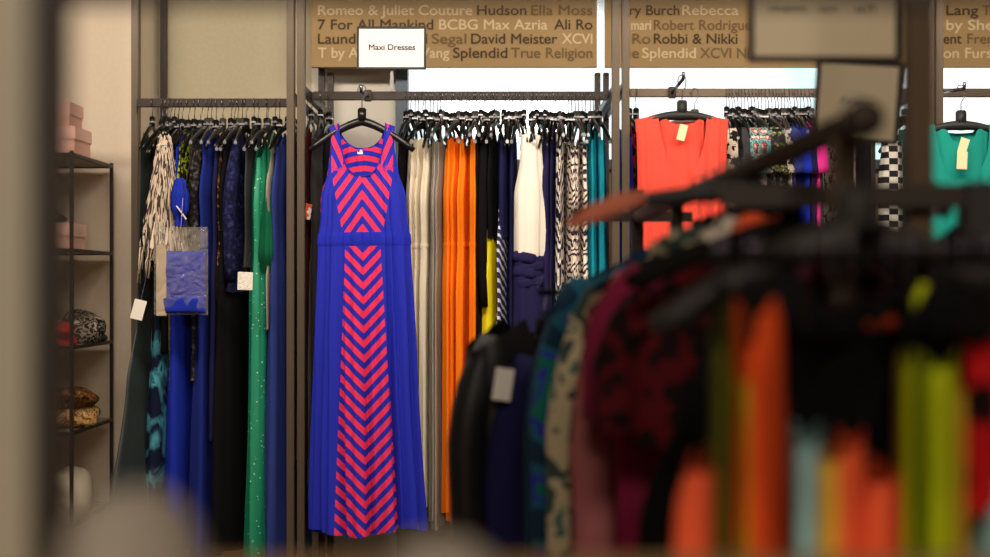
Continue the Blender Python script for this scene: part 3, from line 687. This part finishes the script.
hanger_at((ct.location.x, YT, zt), .03, 'dark matte hanger holding up the coral tunic', None, bt)
faceout(ct.location.x, 4.98, YT-.03, ZR_, zt-.002-ZR_, 'chrome display arm holding the coral tunic')
hb = hanger_proto(.19, .06, .045, 1.1, plain('grey_hanger', '#55524e', .5), False, .014)
hanger_at((X(700, 4.86), 4.99, ZR_), .25, 'grey padded hanger peeking out right of the coral tunic', None, hb)
# red dress behind coral (left)
def rt(name, label, short, cat, px, prof, m, **k):
    return hang(name, label, short, cat, px, 5.0, ZR_, k.pop('rot', R90(93)), prof, m, ref=k.pop('ref', 4.86), **k)
rt('red_lace_dress', 'red and black lace dress left of the coral tunic', 'red and black lace dress', 'dress', 633, gown(1.0, .15, .17), M_['redlace'])
rt('royal_dress', 'royal blue dress beside the post left of coral tunic', 'royal blue dress by the post', 'dress', 628.5, gown(1.0, .15, .17), M_['royal'])
rt('black_blouse', 'black blouse behind the coral tunic left edge', 'black blouse behind the coral tunic', 'blouse', 640, gown(.8, .15, .17), M_['black'])
def short_(L, sh=.15): return [(0, sh, .012), (.08, sh+.01, .015), (.3, .165, .018), (L, .175, .022)]
tops = [(733, 'crlace', 'black and cream lace top right beside the coral tunic', .5), (739, 'black', 'plain black top second from the coral tunic', .5), (745, 'charcoal', 'charcoal grey top left of the floral ones', .46),
        (752, 'floral', 'turquoise floral top, leftmost of three alike', .5), (759, 'floral', 'turquoise floral top, middle of three alike', .5), (766, 'floral', 'turquoise floral top, rightmost of three alike', .5),
        (773, 'dfloral', 'dark floral top with yellow blooms, left one', .46), (780, 'dfloral', 'dark floral top with yellow blooms, right one', .46), (786.5, 'crlace', 'black and cream lace top right of the dark florals', .5),
        (793, 'slate', 'slate blue top left of the royal blue one', .5), (799.5, 'royal', 'royal blue top before the magenta one', .5), (806, 'navy', 'navy top left beside the magenta top', .5), (813, 'magenta', 'magenta pink top right of the blue tops', .5),
        (820, 'charcoal', 'charcoal top behind the lower blurred sign', .5), (849, 'crlace', 'long cream and black lace top under the lower sign', .75),
        (861, 'black', 'wide black dress right of the lace top', .8), (868, 'black', 'black dress left beside the checked dress', .8)]
for px, mk, lb, L in tops:
    rt('short_top', lb, lb.split(',')[0]+((' '+lb.split(',')[1].strip()) if ',' in lb else ''), 'top', px, short_(L), M_[mk], sleeves=(.16, .034, .032) if px < 815 else None, folds=(6, .002, .005))
cd = hang('checked_dress', 'black and white checked dress left of the teal top', 'checked dress', 'dress', 900, 5.0, ZR_, R90(28), gown(.80, .055, .06, .03, .03, sh=.04), M_['checks'], ref=4.9, sleeves=None)
hang('dark_green_dress', 'dark teal green dress between the checked dress and teal top', 'dark teal green dress', 'dress', 917, 5.0, ZR_, R90(95), gown(.5, .15, .16, .012, .014), M_['tealgreen'], ref=4.86)
hang('grey_dress_right', 'plain grey shirt beside the right rack post', 'plain grey shirt', 'shirt', 926, 5.0, ZR_, R90(60), gown(.6, .12, .13, .02, .02), M_['charcoal'], ref=4.9)
px = 736; 
for px in [736, 742, 748.5, 755.5, 762.5, 769.5, 776.5, 783.5, 790, 796.5, 803, 809.5, 817]:
    hanger_at((X(px, 4.86), 5.0, ZR_), R90(93), 'spare black hanger packed among the short tops on the right rail', 'spare hangers among the short tops')
tt = hang('teal_shirt', 'teal green scoop-neck top with two price tags, at the right edge', 'teal top', 'top', 961, YT, 0, -.03,
          [(0, 46*S_, .012), (.1, 45*S_, .03), (.24, 46*S_, .04), (.48, 47*S_, .045)], M_['teal'], neck=(27*S_, .21, .03), slope=.02, folds=(8, .001, .006), nv=40, nt=120, drop=0, hanger=False, seed=8)
tt.location.z = Z(124, YT)
me = garment_mesh('inner_panel', [(.0, 27*S_, .02), (.2, 27*S_, .03), (.3, 14*S_, .03)], (.05, .05, .03), None, .0, (9, .001, .002), 20, 50, 2); ip = link('inner_panel', me, M_['teal'], tt); ip.location = (0, .004, -.018)
price_tag(tt, -.0, -.055, -.052, .03, .05, .3); price_tag(tt, -.012, -.10, -.056, .035, .06, .05)
bt = hanger_proto(36*S_, .06, .02, 1.3, black_matte, False, .012); zt = Z(121, YT)+.083*1.3
hanger_at((tt.location.x, YT, zt), -.03, 'dark matte hanger holding up the teal top', None, bt)
faceout(tt.location.x, 4.98, YT-.03, ZR_, zt-.002-ZR_, 'chrome display arm holding the teal top')
# ------------------------------------------------------------ foreground T-shaped rack
def rail_x(Y): return .382-(Y-1.5)*.01
ZF = 1.472
fr_ = empty('floor_rack', (.40, 1.6, 0)); tag(fr_, 'dark brown blurred floor rack with a rail running toward the viewer', 'clothes rack')
def FL(mb):
    mb.v = [(a-.40, b-1.6, c) for a, b, c in mb.v]; return mb
FL(MB().tube([(rail_x(1.43), 1.43, ZF), (rail_x(3.5), 3.5, ZF)], .0155, 12)).build('rail', fore_metal, fr_, True)
FL(MB().tube([(rail_x(1.43), 1.415, ZF), (rail_x(1.43), 1.437, ZF)], .019, 12)).build('end_cap', fore_metal, fr_, True)
FL(MB().box((rail_x(1.5)-.0115, 1.495, .0), (rail_x(1.5)+.0115, 1.52, ZF))).build('post', fore_brown, fr_)
FL(MB().box((rail_x(3.5)-.015, 3.49, .0), (rail_x(3.5)+.015, 3.52, Z(190, 3.5)))).build('post', fore_metal, fr_)
FL(MB().box((X(600, 3.5), 3.5-.01, Z(217, 3.5)-.012), (X(692, 3.5), 3.5+.008, Z(217, 3.5)+.012))).build('cross_bar', fore_metal, fr_)
FL(MB().box((X(722, 1.72), 1.71, Z(196, 1.72)-.014), (X(980, 1.72), 1.735, Z(196, 1.72)+.014))).build('cross_bar', fore_metal, fr_)
FL(MB().box((X(962, 1.72), 1.70, Z(240, 1.72)), (X(992, 1.72), 1.745, Z(182, 1.72)), .004)).build('bar_bracket', black_matte, fr_)
FL(MB().box((X(925, 1.72)-.016, 1.736, .0), (X(925, 1.72)+.016, 1.765, ZC-.001))).build('post', fore_brown, fr_)
# lower front rail
fore_black = plain('fore_black', '#0e0c0b', .8, spec=.1)
ZLOW = 1.325; YLOW = 1.30
FL(MB().tube([(.19, YLOW, ZLOW), (.56, YLOW, ZLOW)], .009, 10)).build('front_rail', fore_black, fr_, True)
FL(MB().tube([(rail_x(1.5), YLOW, ZLOW), (rail_x(1.5), 1.38, ZLOW+.03), (rail_x(1.5), 1.50, ZLOW+.03)], .009, 10)).build('arm', fore_black, fr_, True)
# big hanger with black tank
def fore(name, label, short, cat, Y, rotz, prof, m, x=None, zr=ZF, hproto=None, **k):
    return hang(name, label, short, cat, 0, Y, zr+.0105, rotz, prof, m, x=x if x is not None else rail_x(Y), hproto=hproto, **k)
def big(hw=.2, arm=.06, k=1.15, body=plain('fore_black', '#0e0c0b', .8, spec=.1)): return hanger_proto(hw, .06, arm, k, body, False, .012)

fore('black_tank', 'black tank top on the nearest hanger of the floor rack', 'black tank top, nearest of all', 'tank top', 1.458, .03, [(0, .155, .02), (.1, .14, .04), (.25, .17, .05), (.60, .18, .055)], M_['black'], neck=(.075, .08, .06), slope=.06, x=None, hproto=hanger_proto(.215, .06, .10, 1.35, plain('dark_hanger_padded', '#26241f', .7), False, .022, fat=1.7), drop=.145, nt=60)
bt_ = bpy.data.objects['black_tank']; tp_ = [(0, .155, .02), (.1, .14, .04), (.25, .17, .05), (.60, .18, .055)]
nc_ = neck_curve(.075, .08, .155, tp_, 1)
MB().tube(nc_[12:21], .0055, 6).build('neck_piping', M_['forange'], bt_, True)
MB().tube(nc_[6:13], .0055, 6).build('neck_piping', M_['lime'], bt_, True)
fore('black_skirt_dress', 'black dress below the dark red print blouse', 'black dress by the dark red blouse', 'dress', 1.76, -.1, [(0, .12, .02), (.1, .12, .03), (.3, .19, .04), (.62, .22, .05)], M_['black'], neck=(.09, .2, .15), slope=.10, hproto=big(.2, .075), drop=.19)
fore('red_black_blouse', 'dark red and black print blouse behind the charcoal cardigan', 'dark red print blouse', 'blouse', 1.86, -.15, [(0, .20, .02), (.1, .21, .03), (.2, .2, .03), (.27, .2, .035)], M_['redblk'], neck=(.09, .1, .05), slope=.10, hproto=big(.2, .07), sleeves=(.20, .045, .04), drop=.13)
fore('maroon_blouse', 'maroon blouse shoulder curving left of the charcoal cardigan', 'maroon blouse', 'blouse', 1.97, -.15, [(0, .20, .02), (.1, .22, .03), (.3, .2, .03), (.5, .2, .03)], M_['maroon'], neck=(.09, .1, .05), slope=.08, hproto=big(.2, .07), sleeves=(.22, .05, .05), drop=.11)
fore('pink_blouse', 'dusty pink long sleeve blouse beside the maroon blouse', 'dusty pink blouse', 'blouse', 2.07, -.15, [(0, .21, .02), (.1, .22, .03), (.3, .2, .03), (.6, .2, .03)], M_['pinkm'], neck=(.09, .1, .05), slope=.09, hproto=big(.2, .07), sleeves=(.5, .04, .03), drop=.11)
fore('rust_print_top', 'rust and pink print top between maroon and cream tops', 'rust print top', 'top', 2.16, -.15, [(0, .21, .02), (.1, .23, .03), (.3, .22, .03), (.6, .22, .03)], M_['fbrown'], neck=(.09, .1, .05), slope=.10, hproto=big(.2, .08), sleeves=(.5, .04, .03), drop=.12)
fore('cream_floral_top', 'cream and green floral top right of the deep teal one', 'cream floral top', 'top', 2.26, -.15, [(0, .24, .02), (.1, .26, .03), (.3, .24, .03), (.62, .24, .03)], M_['fcream'], neck=(.09, .1, .05), slope=.13, hproto=big(.22, .09), sleeves=(.48, .04, .035), drop=.11)
fore('teal_floral_top', 'deep teal and blue floral top on the floor rack', 'deep teal floral top', 'top', 2.38, -.15, [(0, .25, .02), (.1, .28, .04), (.3, .27, .04), (.66, .27, .04)], M_['fteal'], neck=(.09, .1, .05), slope=.12, hproto=big(.23, .09), sleeves=(.50, .055, .045), drop=.10)
fore('dark_blue_top', 'dark blue patterned top behind the deep teal floral top', 'dark blue patterned top', 'top', 2.50, -.15, [(0, .26, .02), (.1, .28, .03), (.3, .27, .03), (.7, .27, .03)], cloth('dark_petrol', '#14324a'), neck=(.09, .1, .05), slope=.12, hproto=big(.24, .09), sleeves=(.56, .05, .045), drop=.11)
# lumpy pile tops near rail (scarves)
for i, (px, py, Y, s, mk, lb) in enumerate(((700, 247, 1.9, (.055, .04, .03), 'fcream', 'cream patterned collar bunched over the maroon blouse'), (735, 238, 1.9, (.05, .04, .03), 'crlace', 'black and cream ruffle bunched on the floor rack'), (765, 232, 1.85, (.04, .04, .025), 'fcoral', 'coral collar bunched on the floor rack'))):
    o = lump('bunched_collar', (X(px, Y), Y, Z(py+12, Y)), s, M_[mk], 20+i, amp=.25); tag(o, lb, 'clothing')
# left low arm with leather jacket and navy top
FL(MB().tube([(rail_x(2.8), 2.8, 1.285), (X(538, 2.8), 2.8, 1.285)], .006, 10)).build('side_rail', fore_black, fr_, True)
FL(MB().box((rail_x(2.8)-.012, 2.787, .0), (rail_x(2.8)+.012, 2.813, ZF-.012))).build('post', fore_metal, fr_)
leather = plain('black_leather', '#0f0e10', .5, 0, 0, .4, 30, spec=.3)
lj = fore('leather_jacket', 'black leather jacket with a white tag, leftmost on the floor rack', 'black leather jacket', 'jacket', 2.8, R90(38), [(0, .17, .04), (.08, .19, .06), (.3, .19, .07), (.7, .2, .075)], leather, x=X(543, 2.8), zr=1.285, hproto=big(.17, .055), neck=(.07, .1, .04), slope=.07, sleeves=(.42, .05, .042), drop=.055, folds=(5, .004, .01))
t = MB().box((-.018, -.003, -.062), (.018, 0, 0), .001).build('white_tag', paper, lj); t.location = (-.165, -.085, -.10); t.rotation_euler = (0, .15, -.5)
fore('navy_shirt', 'dark navy shirt right of the leather jacket', 'dark navy shirt', 'shirt', 2.8, R90(40), [(0, .17, .03), (.1, .19, .04), (.3, .19, .04), (.45, .19, .04)], M_['navy'], x=X(575, 2.8), zr=1.285, hproto=big(.17, .055), neck=(.06, .08, .04), slope=.05, sleeves=(.5, .05, .04), drop=.105)
# wide dark hanger over the rail with coral strap
wh = hanger_proto(.27, .06, .032, .5, black_matte, False, .016, fat=1.1)
hanger_at((rail_x(1.98), 1.98, ZF+.011), -.1, 'wide dark hanger high on the floor rack, its left arm over a coral strap', None, wh)
cstrap = MB().tube([(-.275, -.02, -.006), (-.24, -.02, .010), (-.20, -.02, .026), (-.165, -.018, .036)], [.006, .014, .015, .01], 10, flat=(.5, 1)).build('coral_strap', cloth('faded_coral', '#c8745c'), None, True)
cstrap.location = (rail_x(1.98)-.0, 1.965, ZF-.082); tag(cstrap, 'faded coral strap slung along the wide dark hanger', 'strap')
# front low garments (edge-on)
def edge(name, label, short, cat, px, pyt, L, m, w_=.11, d=.018, hd=.03, wid=None, sleeves=None, hw=.1, Y=YLOW, sh=.06):
    hp_ = hanger_proto(hw, .06, .03, .5, fore_black, False, .008, fat=.8)
    wid = wid or 90-math.degrees(math.atan2(px-CX, F))
    dr = ZLOW+.0075-Z(pyt, Y-.06)
    return hang(name, label, short, cat, px, Y, ZLOW+.0075, R90(wid), [(0, sh, d), (.05, w_*.8, d*1.15), (.2, w_, (d+hd)/2), (L, w_*1.05, hd)], m, neck=(.02, .02, .02), slope=.02, drop=dr, ref=Y, hproto=hp_, folds=(5, .002, .006), sleeves=sleeves)
edge('coral_blouse', 'coral blouse hanging low at the left of the nearest row', 'low coral blouse', 'blouse', 722, 452, .35, M_['fcoral'], d=.024, hd=.034, wid=60, sh=.05)
edge('olive_camisole', 'thin olive strap camisole left of the lime one', 'olive camisole', 'camisole', 722, 290, .5, cloth('olive_cloth', '#4c5010'), d=.007, hd=.008)
edge('lime_dress', 'lime green dress left beside the orange one', 'lime dress left of the orange one', 'dress', 748, 342, .45, M_['lime'], d=.014, hd=.017)
edge('orange_cardigan', 'bright orange garment with a tall narrow shoulder', 'tall orange garment', 'cardigan', 758, 293, .5, M_['forange'], d=.018, hd=.028, wid=76)
edge('light_blue_top', 'light blue top between orange and sand yellow ones', 'light blue top', 'top', 806, 424, .32, M_['ltblue'], d=.012, hd=.014)
edge('sand_yellow_top', 'sand yellow top right of the light blue one', 'sand yellow top', 'top', 831, 440, .32, M_['fyellow'], d=.014, hd=.02)
edge('coral_vest', 'coral top with a high rounded shoulder by sand yellow one', 'high coral top', 'top', 850, 430, .32, M_['fcoral'], d=.012, hd=.012)
edge('coral_shirt', 'wide coral shirt, lowest and right of the sand yellow top', 'wide coral shirt', 'shirt', 890, 462, .3, M_['fcoral'], d=.022, hd=.026, wid=66)
edge('lime_tank', 'lime green tank, left half of the right pair', 'left lime tank', 'tank top', 908, 345, .45, M_['lime'], d=.006, hd=.009)
edge('lime_tank', 'lime green tank, right half of the right pair', 'right lime tank', 'tank top', 940, 348, .45, M_['lime'], d=.016, hd=.014)
edge('orange_strap_top', 'thin yellow orange strap top by the red print', 'thin yellow orange top', 'top', 962, 370, .3, M_['fyellow'], d=.005, hd=.005)
edge('red_print_top', 'bright red and black print top at the right edge', 'bright red print top', 'top', 981, 325, .16, M_['redblk2'], d=.016, hd=.02)
edge('pale_blue_shirt', 'pale blue shirt below the red print top at the right edge', 'pale blue shirt at the right edge', 'shirt', 993, 445, .3, M_['ltblue'], d=.016, hd=.018)
# dark masses behind the front row
hang('black_dress_fore', 'black dress behind the right pair of lime tanks', 'black dress behind the lime tanks', 'dress', 930, 1.86, Z(196, 1.72)+.014+.001, .1, [(0, .14, .02), (.1, .15, .04), (.6, .18, .05)], M_['black'], hproto=big(.16, .05), drop=.11)
hang('black_jacket_fore', 'black jacket at the far right of the floor rack', 'black jacket at the far right', 'jacket', 1010, 1.95, Z(196, 1.72)+.015, .1, [(0, .15, .02), (.1, .16, .04), (.6, .18, .05)], M_['black'], hproto=big(.16, .05), drop=.03)
# signs
def blur_sign(cxp, cyp, wpx, hpx, Y, rotz, tilt, label, textrows, stem_to):
    s = Y/F; t = empty('rack_sign', (X(cxp, Y), Y, Z(cyp, Y)), rotz); t.rotation_euler = (0, tilt, rotz); tag(t, label, 'sign')
    a, b = wpx*s/2, hpx*s/2; f_ = MB(); q = .008
    f_.box((-a, -.008, -b), (-a+q, .008, b)); f_.box((a-q, -.008, -b), (a, .008, b)); f_.box((-a+q, -.008, -b), (a-q, .008, -b+q)); f_.box((-a+q, -.008, b-q), (a-q, .008, b))
    f_.build('frame', fore_metal, t)
    MB().box((-a+q, -.004, -b+q), (a-q, .004, b-q)).build('card', plain('cream_card', '#f0e2c0', .8), t)
    for body, x0, x1, zz, h in textrows: text_mesh(body, x0, x1, zz, h, -.0046, black_matte, t, .0)
    MB().tube([(0, .012, -b+.01)if stem_to[3] else (0, .012, 0), (stem_to[0], stem_to[1], stem_to[2])], .006, 8).build('stem', fore_metal, t, True)
    return t
s24 = 2.2/F
blur_sign(824, 24, 152, 76, 2.2, .02, 0, 'large cream card sign in a dark frame, top edge cut off', [('ment', -55*s24, -18*s24, 10*s24, 8*s24), ('on', -5*s24, 12*s24, 10*s24, 8*s24), ('all', 30*s24, 50*s24, 10*s24, 8*s24)], (0, .012, 1.0, False))
blur_sign(857, 102, 84, 82, 2.75, -.1, .07, 'smaller tilted cream card sign below the large one', [('Dresses', -16*2.75/F, 17*2.75/F, -2*2.75/F, 6*2.75/F)], (.02, .02, -.40, True))
# ------------------------------------------------------------ near frame and shelf
nf = plain('near_frame_paint', '#2a221c', .6)
nr = empty('near_rack_frame', (X(50, .8), .8, 0)); tag(nr, 'strongly blurred dark frame post and top bar nearest the viewer', 'clothes rack')
MB().box((-.0095, -.01, 0), (.0095, .014, 1.49), .002).build('post', nf, nr)
MB().box((.0095, -.01, Z(-12, .8)-.009), (.75, .01, Z(-12, .8)+.009), .002).build('top_bar', nf, nr)
MB().box((-.22, .004, 0), (-.0098, .012, 1.49)).build('side_panel', plain('panel_grey', '#a09a88', .7), nr)
ns = empty('near_table', (.15, .72, 0)); tag(ns, 'blurred tan wooden table edge at the bottom of the view', 'table')
MB().box((-.5, -.12, Z(557, .84)-.02), (.5, .12, Z(557, .84)), .003).build('tabletop', plain('tan_wood', '#8a6a42', .6, 0, 0, .1, 30), ns)
for a in (-.47, .47):
    for b in (-.09, .09): MB().box((a-.015, b-.015, 0), (a+.015, b+.015, Z(557, .84)-.02)).build('leg', plain('tan_wood', '#8a6a42'), ns)
zt_ = Z(557, .84)
o = lump('grey_sweater', (X(128, .68), .68, zt_), (.036, .06, .042), M_['fgrey'], 41, amp=.06); tag(o, 'blurred grey folded sweater mound at the bottom left', 'sweater')
o = lump('grey_sweater', (X(437, .72), .72, zt_), (.03, .07, .022), M_['fgrey'], 42, amp=.06); tag(o, 'small blurred grey cloth mound at bottom centre below orange dresses', 'cloth')
# ------------------------------------------------------------ world and light
wd_ = bpy.data.worlds.new('World'); sc.world = wd_; wd_.use_nodes = True; nt = wd_.node_tree; bgd = nt.nodes['Background']
tc = nt.nodes.new('ShaderNodeTexCoord'); n1 = nt.nodes.new('ShaderNodeTexNoise'); n1.inputs['Scale'].default_value = 9; n1.inputs['Detail'].default_value = 1
r = nt.nodes.new('ShaderNodeValToRGB'); r.color_ramp.elements[0].position = .40; r.color_ramp.elements[1].position = .5
r.color_ramp.elements[0].color = (.62, .84, .86, 1); r.color_ramp.elements[1].color = (1, 1, 1, 1)
nt.links.new(tc.outputs['Generated'], n1.inputs['Vector']); nt.links.new(n1.outputs['Fac'], r.inputs['Fac']); nt.links.new(r.outputs['Color'], bgd.inputs['Color'])
bgd.inputs['Strength'].default_value = 1.7
def area(name, loc, rotx, sx_, sy_, power, col, rotz=0):
    l = bpy.data.lights.new(name, 'AREA'); l.shape = 'RECTANGLE'; l.size = sx_; l.size_y = sy_; l.energy = power; l.color = col
    o = bpy.data.objects.new(name, l); COL.objects.link(o); o.location = loc; o.rotation_euler = (rotx, 0, rotz); return o
warm = (1, .85, .70)
area('track_light_left', (-1.5, 3.5, 2.9), R90(42), 1.2, .3, 44, warm)
area('track_light_middle', (0.0, 3.3, 2.9), R90(42), 1.2, .3, 46, warm)
area('track_light_right', (1.5, 3.5, 2.9), R90(42), 1.2, .3, 44, warm)
area('front_fill_light', (0.1, -.9, 2.9), R90(48), 1.2, .8, 80, warm)  # unseen fill light added behind the camera to brighten the foreground
# ------------------------------------------------------------ camera
cam = bpy.data.cameras.new('camera'); co = bpy.data.objects.new('camera', cam); COL.objects.link(co)
co.location = (0, 0, CZ); co.rotation_euler = (PI/2, 0, 0)
cam.sensor_width = 36; cam.lens = F/990*36; cam.shift_y = (HY-278.5)/990; cam.clip_start = .05
cam.dof.use_dof = True; cam.dof.focus_distance = 4.8; cam.dof.aperture_fstop = 1.8
sc.camera = co
sc.view_settings.view_transform = 'Standard'; sc.view_settings.look = 'None'; sc.view_settings.gamma = 1; sc.view_settings.exposure = 0
